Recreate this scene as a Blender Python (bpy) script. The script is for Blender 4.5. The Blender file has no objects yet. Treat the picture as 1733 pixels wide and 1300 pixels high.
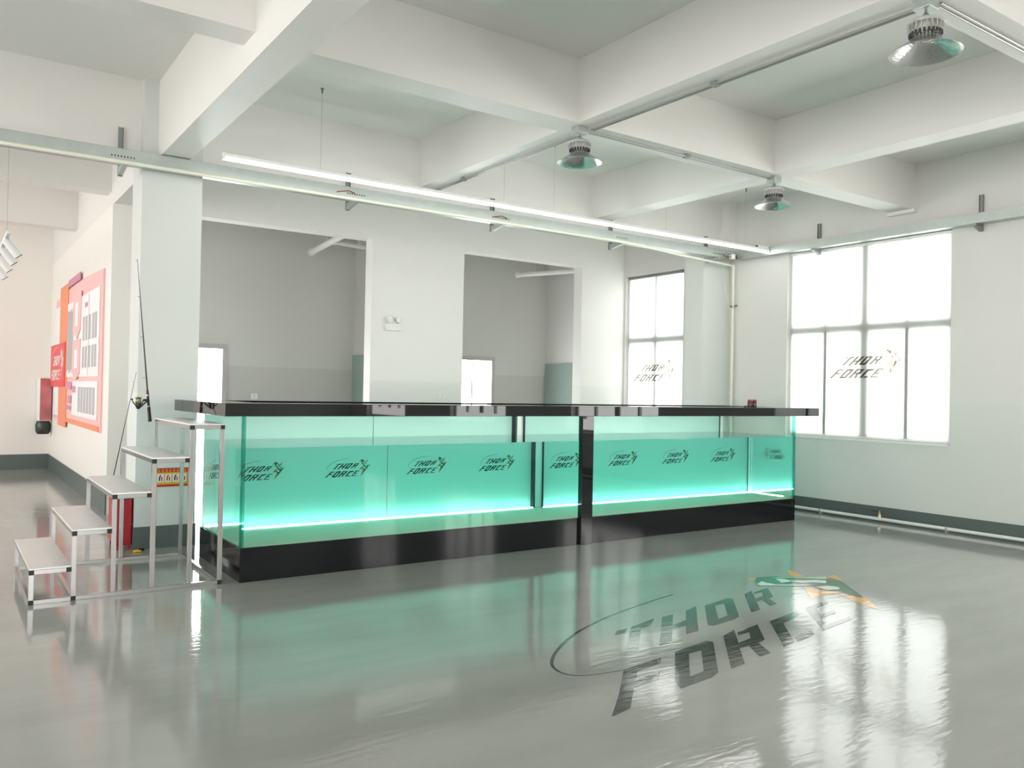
import bpy, bmesh, math, random
from mathutils import Vector, Matrix
random.seed(7)
S = bpy.context.scene
COL = S.collection

# ------------------------------------------------------------------ camera
YAW, PIT, ROL, FPX = 0.6044935, 0.01028522, 0.01940051, 1400.75
cd_ = bpy.data.cameras.new('camera'); cam = bpy.data.objects.new('camera', cd_); COL.objects.link(cam)
_f = Vector((math.sin(YAW)*math.cos(PIT), math.cos(YAW)*math.cos(PIT), math.sin(PIT)))
_r = Vector((math.cos(YAW), -math.sin(YAW), 0)); _u = _r.cross(_f)
_r2 = _r*math.cos(ROL) + _u*math.sin(ROL); _u2 = -_r*math.sin(ROL) + _u*math.cos(ROL)
_m = Matrix((_r2, _u2, -_f)).transposed().to_4x4(); _m.translation = Vector((0, 0, 1.5))
cam.matrix_world = _m
cd_.sensor_fit = 'HORIZONTAL'; cd_.sensor_width = 36.0; cd_.lens = 36.0*FPX/1733.0
cd_.clip_start = 0.05; cd_.clip_end = 200
S.camera = cam

# ------------------------------------------------------------------ light, exposure
SKY = 2.7           # overcast daylight behind the blinds
WIN = 5.8           # daylit windows of the hall, also the added fill window
WINL = 5.0          # daylit windows of the left side
STRIP = 12.0        # submerged light strip
LINEAR = 9.0        # suspended linear lamp
w = bpy.data.worlds.new('daylight'); S.world = w; w.use_nodes = True
w.node_tree.nodes['Background'].inputs[0].default_value = (1, 1, 1, 1)
w.node_tree.nodes['Background'].inputs[1].default_value = SKY
S.view_settings.view_transform = 'Standard'; S.view_settings.look = 'None'
S.view_settings.exposure = 0.78; S.view_settings.gamma = 1.0
S.view_settings.use_curve_mapping = False
cy = S.cycles
cy.max_bounces = 14; cy.diffuse_bounces = 6; cy.glossy_bounces = 6; cy.transmission_bounces = 12
cy.transparent_max_bounces = 24; cy.volume_bounces = 0
cy.sample_clamp_indirect = 8.0; cy.caustics_reflective = True; cy.blur_glossy = 0.4; cy.caustics_refractive = True
cy.use_denoising = True

# ------------------------------------------------------------------ materials
def lin(c):
    return tuple(((v/255.0)/12.92 if v/255.0 <= .04045 else ((v/255.0+.055)/1.055)**2.4) for v in c) + (1,)
def newmat(name):
    m = bpy.data.materials.new(name); m.use_nodes = True
    nt = m.node_tree; nt.nodes.clear()
    out = nt.nodes.new('ShaderNodeOutputMaterial')
    return m, nt, out
def N(nt, t, **kw):
    n = nt.nodes.new(t)
    for k, v in kw.items(): setattr(n, k, v)
    return n
def principled(name, col, rough=.5, metal=0.0, ior=1.45, var=0.05, vscale=6.0, bump=0.0, bscale=40.0, coat=0.0):
    m, nt, out = newmat(name)
    p = N(nt, 'ShaderNodeBsdfPrincipled')
    p.inputs['Roughness'].default_value = rough; p.inputs['Metallic'].default_value = metal
    p.inputs['IOR'].default_value = ior; p.inputs['Coat Weight'].default_value = coat
    g = N(nt, 'ShaderNodeNewGeometry')
    no = N(nt, 'ShaderNodeTexNoise'); no.inputs['Scale'].default_value = vscale
    nt.links.new(g.outputs['Position'], no.inputs['Vector'])
    mx = N(nt, 'ShaderNodeMixRGB'); c = tuple(col[:3])
    mx.inputs[1].default_value = tuple(v*(1-var) for v in c)+(1,)
    mx.inputs[2].default_value = tuple(min(1, v*(1+var)) for v in c)+(1,)
    nt.links.new(no.outputs['Fac'], mx.inputs[0]); nt.links.new(mx.outputs[0], p.inputs['Base Color'])
    if bump:
        b = N(nt, 'ShaderNodeBump'); b.inputs['Strength'].default_value = bump; b.inputs['Distance'].default_value = .01
        n2 = N(nt, 'ShaderNodeTexNoise'); n2.inputs['Scale'].default_value = bscale
        nt.links.new(g.outputs['Position'], n2.inputs['Vector'])
        nt.links.new(n2.outputs['Fac'], b.inputs['Height']); nt.links.new(b.outputs[0], p.inputs['Normal'])
    nt.links.new(p.outputs[0], out.inputs[0])
    return m
def emission(name, col, s):
    m, nt, out = newmat(name)
    e = N(nt, 'ShaderNodeEmission'); e.inputs[0].default_value = tuple(col[:3])+(1,); e.inputs[1].default_value = s
    nt.links.new(e.outputs[0], out.inputs[0]); return m
def wall_mat(name, col, dado=None, zd=0.0, rough=.42):
    """emulsion, with a slightly greyer washable paint below a height"""
    m, nt, out = newmat(name)
    p = N(nt, 'ShaderNodeBsdfPrincipled'); p.inputs['Roughness'].default_value = rough
    p.inputs['IOR'].default_value = 1.35
    g = N(nt, 'ShaderNodeNewGeometry')
    no = N(nt, 'ShaderNodeTexNoise'); no.inputs['Scale'].default_value = .8; no.inputs['Detail'].default_value = 4
    nt.links.new(g.outputs['Position'], no.inputs['Vector'])
    mx = N(nt, 'ShaderNodeMixRGB')
    mx.inputs[1].default_value = tuple(v*.965 for v in col[:3])+(1,); mx.inputs[2].default_value = tuple(min(1, v*1.02) for v in col[:3])+(1,)
    nt.links.new(no.outputs['Fac'], mx.inputs[0]); last = mx
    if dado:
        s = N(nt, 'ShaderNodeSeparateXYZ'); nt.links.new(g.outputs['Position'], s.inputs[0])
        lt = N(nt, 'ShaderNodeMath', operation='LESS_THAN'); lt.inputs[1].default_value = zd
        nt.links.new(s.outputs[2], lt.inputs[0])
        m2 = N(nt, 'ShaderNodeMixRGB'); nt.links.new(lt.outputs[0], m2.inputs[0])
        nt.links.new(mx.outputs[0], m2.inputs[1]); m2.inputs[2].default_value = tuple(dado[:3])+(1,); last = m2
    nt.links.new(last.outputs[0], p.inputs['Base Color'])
    b = N(nt, 'ShaderNodeBump'); b.inputs['Strength'].default_value = .05; b.inputs['Distance'].default_value = .01
    n2 = N(nt, 'ShaderNodeTexNoise'); n2.inputs['Scale'].default_value = 30
    nt.links.new(g.outputs['Position'], n2.inputs['Vector'])
    nt.links.new(n2.outputs['Fac'], b.inputs['Height']); nt.links.new(b.outputs[0], p.inputs['Normal'])
    nt.links.new(p.outputs[0], out.inputs[0]); return m
def floor_mat(name, col, ior=1.68):
    """poured grey epoxy: glossy, faintly trowelled"""
    m, nt, out = newmat(name)
    p = N(nt, 'ShaderNodeBsdfPrincipled'); p.inputs['IOR'].default_value = ior
    g = N(nt, 'ShaderNodeNewGeometry')
    mp = N(nt, 'ShaderNodeMapping'); mp.inputs['Scale'].default_value = (.5, 2.2, 1); mp.inputs['Rotation'].default_value = (0, 0, .5)
    nt.links.new(g.outputs['Position'], mp.inputs[0])
    no = N(nt, 'ShaderNodeTexNoise'); no.inputs['Scale'].default_value = 1.6; no.inputs['Detail'].default_value = 7; no.inputs['Roughness'].default_value = .62
    nt.links.new(mp.outputs[0], no.inputs['Vector'])
    cr = N(nt, 'ShaderNodeMapRange'); cr.inputs[1].default_value = .3; cr.inputs[2].default_value = .7
    nt.links.new(no.outputs['Fac'], cr.inputs[0])
    mx = N(nt, 'ShaderNodeMixRGB')
    mx.inputs[1].default_value = tuple(v*.93 for v in col[:3])+(1,); mx.inputs[2].default_value = tuple(v*1.06 for v in col[:3])+(1,)
    nt.links.new(cr.outputs[0], mx.inputs[0]); nt.links.new(mx.outputs[0], p.inputs['Base Color'])
    rr = N(nt, 'ShaderNodeMapRange'); rr.inputs[1].default_value = .3; rr.inputs[2].default_value = .7
    rr.inputs[3].default_value = .025; rr.inputs[4].default_value = .075
    n3 = N(nt, 'ShaderNodeTexNoise'); n3.inputs['Scale'].default_value = 2.4; n3.inputs['Detail'].default_value = 6
    nt.links.new(mp.outputs[0], n3.inputs['Vector']); nt.links.new(n3.outputs['Fac'], rr.inputs[0])
    nt.links.new(rr.outputs[0], p.inputs['Roughness'])
    b = N(nt, 'ShaderNodeBump'); b.inputs['Strength'].default_value = .12; b.inputs['Distance'].default_value = .008
    n2 = N(nt, 'ShaderNodeTexNoise'); n2.inputs['Scale'].default_value = 12; n2.inputs['Detail'].default_value = 6
    nt.links.new(mp.outputs[0], n2.inputs['Vector'])
    nt.links.new(n2.outputs['Fac'], b.inputs['Height']); nt.links.new(b.outputs[0], p.inputs['Normal'])
    nt.links.new(p.outputs[0], out.inputs[0]); return m
def thin_glass(name, tint, gloss=1.0, ior=1.45):
    m, nt, out = newmat(name)
    t = N(nt, 'ShaderNodeBsdfTransparent'); t.inputs[0].default_value = tuple(tint)+(1,)
    gl = N(nt, 'ShaderNodeBsdfGlossy'); gl.inputs['Roughness'].default_value = 0.0
    fr = N(nt, 'ShaderNodeFresnel'); ge = N(nt, 'ShaderNodeNewGeometry'); mr = N(nt, 'ShaderNodeMapRange')
    mr.inputs[3].default_value = ior; mr.inputs[4].default_value = 1.0/ior      # same reflectance from both faces of a pane
    nt.links.new(ge.outputs['Backfacing'], mr.inputs[0]); nt.links.new(mr.outputs[0], fr.inputs[0])
    mu = N(nt, 'ShaderNodeMath', operation='MULTIPLY'); mu.inputs[1].default_value = gloss
    nt.links.new(fr.outputs[0], mu.inputs[0])
    mx = N(nt, 'ShaderNodeMixShader'); nt.links.new(mu.outputs[0], mx.inputs[0])
    nt.links.new(t.outputs[0], mx.inputs[1]); nt.links.new(gl.outputs[0], mx.inputs[2]); nt.links.new(mx.outputs[0], out.inputs[0])
    return m
def translucent(name, tcol, dcol, mixf=.35):
    m, nt, out = newmat(name)
    t = N(nt, 'ShaderNodeBsdfTranslucent'); t.inputs[0].default_value = tuple(tcol)+(1,)
    d = N(nt, 'ShaderNodeBsdfDiffuse'); d.inputs[0].default_value = tuple(dcol)+(1,)
    mx = N(nt, 'ShaderNodeMixShader'); mx.inputs[0].default_value = mixf
    nt.links.new(t.outputs[0], mx.inputs[1]); nt.links.new(d.outputs[0], mx.inputs[2]); nt.links.new(mx.outputs[0], out.inputs[0])
    return m
def water_mat(name):
    m, nt, out = newmat(name)
    g = N(nt, 'ShaderNodeBsdfGlass'); g.inputs['IOR'].default_value = 1.33; g.inputs['Roughness'].default_value = 0.0
    g.inputs['Color'].default_value = (1, 1, 1, 1)
    a = N(nt, 'ShaderNodeVolumeAbsorption'); a.inputs[0].default_value = WATER_COL+(1,); a.inputs[1].default_value = WATER_DEN
    # the flat upper surface: straight transmission plus a fresnel mirror; the sides refract
    t = N(nt, 'ShaderNodeBsdfTransparent'); gl = N(nt, 'ShaderNodeBsdfGlossy'); gl.inputs['Roughness'].default_value = 0.0
    lw = N(nt, 'ShaderNodeFresnel'); ge = N(nt, 'ShaderNodeNewGeometry'); mr = N(nt, 'ShaderNodeMapRange')
    mr.inputs[3].default_value = 1.33; mr.inputs[4].default_value = 1/1.33
    nt.links.new(ge.outputs['Backfacing'], mr.inputs[0]); nt.links.new(mr.outputs[0], lw.inputs[0])
    m1 = N(nt, 'ShaderNodeMixShader'); nt.links.new(lw.outputs[0], m1.inputs[0]); nt.links.new(t.outputs[0], m1.inputs[1]); nt.links.new(gl.outputs[0], m1.inputs[2])
    tc = N(nt, 'ShaderNodeSeparateXYZ'); nt.links.new(ge.outputs['Position'], tc.inputs[0])
    gt = N(nt, 'ShaderNodeMath', operation='GREATER_THAN'); gt.inputs[1].default_value = 1.0299; nt.links.new(tc.outputs[2], gt.inputs[0])
    m2 = N(nt, 'ShaderNodeMixShader'); nt.links.new(gt.outputs[0], m2.inputs[0]); nt.links.new(g.outputs[0], m2.inputs[1]); nt.links.new(m1.outputs[0], m2.inputs[2])
    nt.links.new(m2.outputs[0], out.inputs[0]); nt.links.new(a.outputs[0], out.inputs[1]); return m
def dimpled(name):
    m = principled(name, (.60, .61, .60), .16, 1.0)
    nt = m.node_tree; p = next(n for n in nt.nodes if n.type == 'BSDF_PRINCIPLED')
    g = N(nt, 'ShaderNodeTexCoord'); v = N(nt, 'ShaderNodeTexVoronoi'); v.inputs['Scale'].default_value = 85; v.inputs['Randomness'].default_value = .25
    b = N(nt, 'ShaderNodeBump'); b.inputs['Strength'].default_value = .45; b.inputs['Distance'].default_value = .004
    nt.links.new(g.outputs['Object'], v.inputs['Vector']); nt.links.new(v.outputs['Distance'], b.inputs['Height']); nt.links.new(b.outputs[0], p.inputs['Normal'])
    return m
WATER_COL = (0.0, .84, .74); WATER_DEN = .60

WALL = (.80, .785, .755)
M = {}
M['wall'] = wall_mat('wall_paint', WALL)
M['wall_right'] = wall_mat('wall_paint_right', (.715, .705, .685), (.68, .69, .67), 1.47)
M['wall_back'] = wall_mat('wall_paint_back', (.85, .835, .805), (.80, .80, .77), 1.63)
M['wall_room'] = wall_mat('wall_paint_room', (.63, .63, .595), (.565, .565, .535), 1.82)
M['column'] = wall_mat('wall_paint_column', (.68, .70, .67), (.70, .74, .73), 1.436)
M['warm'] = wall_mat('wall_paint_warm', (.87, .84, .795))
M['ceil'] = wall_mat('ceiling_paint', (.76, .76, .73), rough=.5)
M['beam'] = wall_mat('beam_paint', (.795, .78, .75), rough=.5)
M['floor'] = floor_mat('grey_epoxy', (.335, .345, .33))
M['base'] = principled('slate_skirting_paint', lin((88, 99, 97)), .4)
M['ink'] = floor_mat('floor_dark_paint', (.045, .062, .052)); M['green'] = floor_mat('floor_green_paint', (.06, .16, .09))
M['fwhite'] = floor_mat('floor_white_paint', (.75, .8, .78)); M['fpale'] = floor_mat('floor_pale_green_paint', (.45, .62, .42))
M['forange'] = floor_mat('floor_orange_paint', (.75, .40, .10))
M['black'] = principled('black_gloss_acrylic', (.008, .009, .010), .02, ior=1.45, var=.02)
M['blackp'] = principled('black_plinth_acrylic', (.008, .010, .011), .06, ior=1.36, var=.05, bump=.02, bscale=3)
M['blackmatt'] = principled('black_plastic', (.012, .012, .013), .35)
M['alu'] = principled('brushed_aluminium', (.46, .46, .455), .24, 1.0, var=.03, vscale=12)
M['alutop'] = principled('aluminium_tread_plate', (.84, .835, .83), .42, .6, var=.05, vscale=14)
M['galv'] = principled('galvanised_steel', (.50, .545, .525), .38, .75, var=.10, vscale=9)
M['galvd'] = principled('grey_strut_steel', (.30, .32, .31), .45, .8)
M['lampmetal'] = dimpled('dimpled_aluminium_reflector')
M['conduit'] = principled('steel_conduit', (.36, .36, .35), .35, .8)
M['lampface'] = principled('frosted_lamp_face', (.16, .165, .16), .3)
M['lampbody'] = principled('cast_aluminium_body', (.62, .62, .60), .4, .7)
M['dark'] = principled('dark_slot', (.05, .05, .05), .6)
M['cream'] = principled('cream_conduit_plastic', (.80, .80, .68), .35)
M['white'] = principled('white_plastic', (.82, .83, .81), .35)
M['whitem'] = principled('white_enamel_metal', (.82, .82, .81), .3)
M['glass'] = thin_glass('tank_glass', (.95, .992, .976), .14)
M['edge'] = thin_glass('tank_glass_edge', (.42, .76, .70), .4)
M['film'] = translucent('mint_backdrop_film', (.74, .92, .88), (.72, .92, .875), .55)
M['bed'] = principled('pale_tank_bed', (.56, .62, .46), .6, var=.04)
M['water'] = water_mat('teal_water')
M['upper'] = emission('counter_fill_strip', (.92, 1.0, .97), 25.0)
M['strip'] = emission('submerged_light_strip', (.80, 1.0, 1.0), STRIP)
M['linear'] = emission('linear_lamp_diffuser', (1.0, 1.0, .97), LINEAR)
M['day'] = emission('daylit_pane', (1.0, .985, .955), WIN)
M['dayl'] = emission('daylit_pane_left', (1.0, .98, .955), WINL)
M['doorlight'] = emission('daylit_door_pane', (.97, .98, 1.0), 11.0)
M['blind'] = translucent('white_roller_blind', (.90, .90, .885), (.8, .8, .8), .08)
M['blindink'] = translucent('printed_blind_ink', (.21, .185, .15), (.05, .05, .045), .3)
M['blindgold'] = translucent('printed_blind_gold', (.24, .19, .11), (.12, .10, .06), .3)
M['blindpale'] = translucent('printed_blind_pale', (.42, .40, .34), (.4, .4, .36), .2)
M['tink'] = principled('black_vinyl', (.006, .02, .02), .5); M['tgreen'] = principled('green_vinyl', (.02, .10, .08), .5)
M['twhite'] = principled('pale_vinyl', (.7, .9, .85), .5); M['torange'] = principled('orange_vinyl', (.55, .20, .06), .5)
M['frame'] = principled('white_window_frame', (.55, .58, .57), .4)
M['redmetal'] = principled('red_enamel', lin((170, 20, 38)), .35)
M['red'] = principled('red_print_glare_paled', lin((232, 80, 84)), .5); M['orange'] = principled('orange_print_glare_paled', lin((243, 145, 105)), .5)  # board red, orange and pink are paled, veiling glare put into the colour
M['pink'] = principled('pink_print_glare_paled', lin((243, 190, 188)), .5); M['purple'] = principled('mauve_print', lin((212, 140, 165)), .5)
M['paper'] = principled('white_print', (.86, .86, .86), .5); M['greyp'] = principled('grey_print', lin((185, 180, 182)), .5)
M['yellow'] = principled('yellow_print', lin((225, 185, 30)), .5); M['blotch'] = principled('red_and_white_print', (.60, .16, .17), .5, var=.95, vscale=3.0)  # blotch: cabinet pattern, its paled red includes the lens-glow wash
M['redn'] = principled('notice_red', lin((190, 45, 40)), .5)
M['brass'] = principled('brass', (.55, .34, .10), .35, .8)
M['gunmetal'] = principled('gunmetal', (.05, .055, .05), .3, .6); M['olive'] = principled('olive_metal', (.20, .19, .10), .3, .6)
M['blank'] = principled('graphite_blank', (.03, .035, .035), .3); M['maroon'] = principled('maroon_grip', (.10, .03, .045), .5)
M['greenglass'] = principled('frosted_green_glass', (.30, .39, .355), .12)
M['pipe'] = principled('white_duct_pipe', (.78, .78, .76), .4)
M['wire'] = principled('steel_wire', (.45, .45, .44), .4, .6); M['redwire'] = principled('red_brown_cable', (.30, .07, .04), .5)

# ------------------------------------------------------------------ mesh helpers
class MB:
    def __init__(s): s.bm = bmesh.new(); s.mi = 0
    def _face(s, vs):
        try: f = s.bm.faces.new(vs); f.material_index = s.mi; return f
        except ValueError: return None
    def box(s, x0, x1, y0, y1, z0, z1):
        v = [s.bm.verts.new(p) for p in ((x0,y0,z0),(x1,y0,z0),(x1,y1,z0),(x0,y1,z0),(x0,y0,z1),(x1,y0,z1),(x1,y1,z1),(x0,y1,z1))]
        for a in ((3,2,1,0),(4,5,6,7),(0,1,5,4),(1,2,6,5),(2,3,7,6),(3,0,4,7)): s._face([v[i] for i in a])
        return s
    def ring(s, c, ax, r, n, up=None):
        ax = ax.normalized(); a = ax.orthogonal().normalized() if up is None else (up-ax*up.dot(ax)).normalized(); b = ax.cross(a)
        return [s.bm.verts.new(c + (a*math.cos(2*math.pi*i/n)+b*math.sin(2*math.pi*i/n))*r) for i in range(n)]
    def tube(s, pts, r, n=10, r2=None, cap=True):
        pts = [Vector(p) for p in pts]; prev = None; first = None; up = None
        for i, p in enumerate(pts):
            d = (pts[min(i+1, len(pts)-1)] - pts[max(i-1, 0)])
            if up is None: up = d.normalized().orthogonal()
            rr = r if r2 is None else r + (r2-r)*i/(len(pts)-1)
            ring = s.ring(p, d, rr, n, up)
            if prev:
                for k in range(n): s._face([prev[k], prev[(k+1)%n], ring[(k+1)%n], ring[k]])
            else: first = ring
            prev = ring
        if cap: s._face(list(reversed(first))); s._face(prev)
        return s
    def lathe(s, prof, c=(0,0,0), n=40, axis=(0,0,1)):
        c = Vector(c); ax = Vector(axis).normalized(); a = ax.orthogonal().normalized(); b = ax.cross(a); prev = None
        for r, h in prof:
            ring = [s.bm.verts.new(c + ax*h + (a*math.cos(2*math.pi*i/n)+b*math.sin(2*math.pi*i/n))*max(r, 1e-4)) for i in range(n)]
            if prev:
                for k in range(n): s._face([prev[k], prev[(k+1)%n], ring[(k+1)%n], ring[k]])
            prev = ring
        return s
    def poly(s, pts):
        f = s._face([s.bm.verts.new(p) for p in pts]); return s
    def prism(s, pts, d):
        d = Vector(d); a = [s.bm.verts.new(p) for p in pts]; b = [s.bm.verts.new(Vector(p)+d) for p in pts]; n = len(a)
        s._face(a); s._face(list(reversed(b)))
        for i in range(n): s._face([a[i], b[i], b[(i+1)%n], a[(i+1)%n]])
        return s
    def build(s, name, mat, parent=None, smooth=False, bevel=0.0, tri=False, fix=True):
        bm = s.bm
        if tri: bmesh.ops.triangulate(bm, faces=bm.faces[:])
        if fix: bmesh.ops.recalc_face_normals(bm, faces=bm.faces[:])
        if parent is not None:
            o = ORG[parent.name]
            for v in bm.verts: v.co -= o
        me = bpy.data.meshes.new(name); bm.to_mesh(me); bm.free()
        for m in (mat if isinstance(mat, (list, tuple)) else [mat]): me.materials.append(m)
        if smooth:
            for p in me.polygons: p.use_smooth = True
        ob = bpy.data.objects.new(name, me); COL.objects.link(ob)
        if parent is not None: ob.parent = parent; ORG[ob.name] = ORG[parent.name]
        if bevel:
            b = ob.modifiers.new('bevel', 'BEVEL'); b.width = bevel; b.segments = 2; b.limit_method = 'ANGLE'
        if smooth:
            e = ob.modifiers.new('split', 'EDGE_SPLIT'); e.split_angle = math.radians(40)
        return ob
ORG = {}
def tag(o, label, cat, group=None, kind=None):
    o['label'] = label; o['category'] = cat
    if group: o['group'] = group
    if kind: o['kind'] = kind
    return o
def thing(name, loc, label, cat, group=None):
    o = bpy.data.objects.new(name, None); COL.objects.link(o); o.location = loc; o.empty_display_size = .1
    ORG[o.name] = Vector(loc); return tag(o, label, cat, group)
def struct(name, mb, mat, label=None, cat=None, parent=None, **kw):
    o = mb.build(name, mat, parent, **kw)
    if parent is None:
        o['kind'] = 'structure'
        if label: o['label'] = label
        if cat: o['category'] = cat
    return o
def copy_tree(root, loc, label):
    c = root.copy(); COL.objects.link(c); c.location = loc; c['label'] = label
    for ch in list(root.children):
        d = ch.copy(); COL.objects.link(d); d.parent = c
        for g in list(ch.children):
            e = g.copy(); COL.objects.link(e); e.parent = d
    return c

# ================================================================== the hall
XL, XR, YN, YF = -6.0, 9.54, -9.5, 16.7
ZS = 4.32
struct('floor', MB().box(XL-.2, XR+.25, YN-.2, YF+.2, -.12, 0), M['floor'], 'glossy grey epoxy floor of the hall', 'floor')
struct('ceiling', MB().box(XL-.2, XR+.25, YN-.2, YF+.2, ZS, ZS+.15), M['ceil'], 'white concrete ceiling slab above the beams', 'ceiling')

# --- right wall with its windows
WINS = [(-8.30, -6.06), (-3.84, -1.60), (.54, 2.78), (4.96, 7.20), (9.13, 10.46)]
Z0, Z1 = .995, 3.49
mb = MB(); y = YN
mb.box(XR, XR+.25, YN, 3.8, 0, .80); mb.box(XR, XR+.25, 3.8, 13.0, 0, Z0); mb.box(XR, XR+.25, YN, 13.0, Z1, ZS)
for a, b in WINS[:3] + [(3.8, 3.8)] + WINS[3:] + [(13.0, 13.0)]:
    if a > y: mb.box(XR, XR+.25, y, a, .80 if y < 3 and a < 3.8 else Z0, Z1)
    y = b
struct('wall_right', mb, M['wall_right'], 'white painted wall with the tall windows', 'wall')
struct('baseboard_right', MB().box(XR-.012, XR, YN, 8.2, 0, .185), M['base'], 'dark slate painted skirting along the window wall', 'baseboard')
mb = MB(); mb.box(XL, XR, YN-.2, YN, 0, .9); mb.box(XL, XR, YN-.2, YN, 3.5, ZS)
WINF_FILL = [(-.6, 2.6)]; x = XL  # added window behind the camera, fill light for the beam fronts
for a, b_ in WINF_FILL + [(XR, XR)]:
    mb.box(x, a, YN-.2, YN, .9, 3.5); x = b_
struct('wall_front', mb, M['wall'])
for i, (a, b_) in enumerate(WINF_FILL):
    f = MB()
    for xx in (a+.035, (a+b_)/2, b_-.035): f.box(xx-.035, xx+.035, YN-.15, YN-.1, .9, 3.5)
    f.box(a, b_, YN-.15, YN-.1, 2.4, 2.5)
    o = struct('window_%d' % (i+12), f, M['frame']); ORG[o.name] = Vector((0, 0, 0))
    MB().box(a, b_, YN-.17, YN-.16, .9, 3.5).build('pane', M['day'], o)  # glowing pane of the added fill window
# --- left wall with windows
WINSL = [(-8.3, -5.6), (-3.9, -1.2), (.5, 3.2), (4.9, 7.6), (9.2, 11.9), (13.2, 15.9)]
mb = MB(); y = YN
mb.box(XL-.25, XL, YN, YF, 0, .9); mb.box(XL-.25, XL, YN, YF, 3.5, ZS)
for a, b in WINSL + [(YF, YF)]:
    if a > y: mb.box(XL-.25, XL, y, a, .9, 3.5)
    y = b
struct('wall_left', mb, M['wall'])
struct('wall_far', MB().box(XL, 1.8, YF, YF+.2, 0, ZS), M['warm'], 'warm white end wall of the left area', 'wall')
struct('baseboard_far', MB().box(XL, 1.6, YF-.012, YF, 0, .26), M['base'], 'slate skirting along the far end wall', 'baseboard')
# --- wall with the display board, facing left
struct('wall_display', MB().box(1.60, 1.81, 10.5, YF, 0, 3.60), M['warm'], 'white wall carrying the red display board', 'wall')
struct('baseboard_display', MB().box(1.588, 1.60, 10.49, YF-.012, 0, .26), M['base'], 'slate skirting below the red display board', 'baseboard')
# --- wall with two openings behind the tank
OP = [(2.50, 4.87), (6.35, 8.61)]; OZ = 3.58
mb = MB(); x = 1.81
mb.box(1.81, XR, 10.5, 10.71, OZ, ZS)
for a, b in OP + [(XR, XR)]:
    mb.box(x, a, 10.5, 10.71, 0, OZ); x = b
struct('wall_back', mb, M['wall_back'], 'white wall with two tall openings behind the tank', 'wall')
# --- rooms behind the openings
D1, D2 = (2.70, 3.47), (7.60, 8.29); DZ = 2.07
mb = MB(); x = 1.81
mb.box(1.81, XR, 12.7, 12.9, DZ, ZS)
for a, b in (D1, D2, (XR, XR)):
    mb.box(x, a, 12.7, 12.9, 0, DZ); x = b
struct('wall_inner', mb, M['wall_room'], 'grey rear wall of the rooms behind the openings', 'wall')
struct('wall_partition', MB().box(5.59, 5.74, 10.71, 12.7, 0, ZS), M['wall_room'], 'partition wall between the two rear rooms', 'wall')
for i, (a, b) in enumerate((D1, D2)):
    f = MB(); f.box(a, a+.05, 12.66, 12.72, 0, DZ+.07); f.box(b, b+.07, 12.66, 12.72, 0, DZ+.07); f.box(a+.05, b, 12.66, 12.72, DZ, DZ+.07)
    f.box((a+b)/2-.012, (a+b)/2+.012, 12.78, 12.80, 0, DZ)
    d = struct('door_%d' % (i+1), f, M['greyp'], ('bright glazed door at the left end of the first rear room', 'bright glazed door seen through the second opening')[i], 'door')
    ORG[d.name] = Vector((0, 0, 0))
    MB().box(a, b, 12.80, 12.82, 0, DZ).build('pane', M['doorlight'], d)
for i, (x, y0, lab) in enumerate(((5.585, 11.75, 'frosted green glass door on the side wall of the first rear room'), (9.535, 11.80, 'frosted green glass door on the side wall of the second rear room'))):
    d = struct('door_%d' % (i+3), MB().box(x-.03, x-.001, y0, 12.66, 0, 2.06), M['greenglass'], lab, 'door')

# --- columns
struct('column_left', MB().box(1.48, 2.01, 8.15, 8.60, 0, ZS), M['column'], 'square white column at the left end of the tank', 'column')
mb = MB()
mb.box(1.472, 2.018, 8.142, 8.15, 0, .205); mb.box(1.472, 1.48, 8.15, 8.60, 0, .205)
struct('trim_1', mb, M['base'], 'slate skirting around the left column', 'skirting')
struct('column_right', MB().box(8.96, XR, 8.20, 8.55, 0, 3.612), M['column'], 'square white column in the corner beside the windows', 'column')
struct('trim_2', MB().box(9.39, XR, 8.12, 8.25, 3.5, ZS), M['beam'], 'narrow pier above the corner column', 'pier')

# --- ceiling beams
def beam(name, x0, x1, y0, y1, zb, label, mat=None): struct(name, MB().box(x0, x1, y0, y1, zb, ZS), mat or M['beam'], label, 'beam')
beam('beam_1', 1.61, 1.86, YN, YF, 3.60, 'deep white beam running back over the left column')
beam('beam_2', 4.37, 4.62, YN, 8.25, 3.78, 'white beam running back through the middle of the ceiling')
beam('beam_3', 6.93, 7.19, YN, 8.25, 3.78, 'white beam running back on the window side of the ceiling')
XS = [(1.86, 4.37), (4.62, 6.93), (7.19, XR)]
TX = ('left', 'middle', 'right')
k = 4
for y0, y1, yt in ((5.41, 5.69, 'in front of the tank'), (2.37, 2.63, 'nearest the camera overhead')):
    for (a, b), tx in zip(XS, TX):
        beam('beam_%d' % k, a, b, y0, y1, 3.78, 'white cross beam %s, %s bay' % (yt, tx)); k += 1
for y0, y1 in ((-.4, -.14), (-3.2, -2.94), (-6.0, -5.74)):
    for a, b in XS: beam('beam_%d' % k, a, b, y0, y1, 3.78, 'white cross beam behind the camera'); k += 1
beam('beam_%d' % k, 1.86, XR, 8.25, 8.55, 3.61, 'white beam above the cable tray over the tank'); k += 1
beam('beam_%d' % k, XL, 1.61, 8.25, 8.55, 3.61, 'white cross beam above the cable tray left of the column'); k += 1
for y0, y1, lab in ((5.28, 5.54, 'white cross beam at the upper left corner'), (2.3, 2.56, 'white cross beam over the left side'), (10.68, 10.95, 'first white cross beam of the left area behind the tray'), (13.6, 13.87, 'second white cross beam of the left area behind the tray')):
    beam('beam_%d' % k, XL, 1.61, y0, y1, 3.77, lab); k += 1
struct('trim_3', MB().box(9.47, 9.56, 5.38, 5.72, 3.74, 3.78), M['beam'], 'bearing pad under the beam end at the window wall', 'pad')

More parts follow.
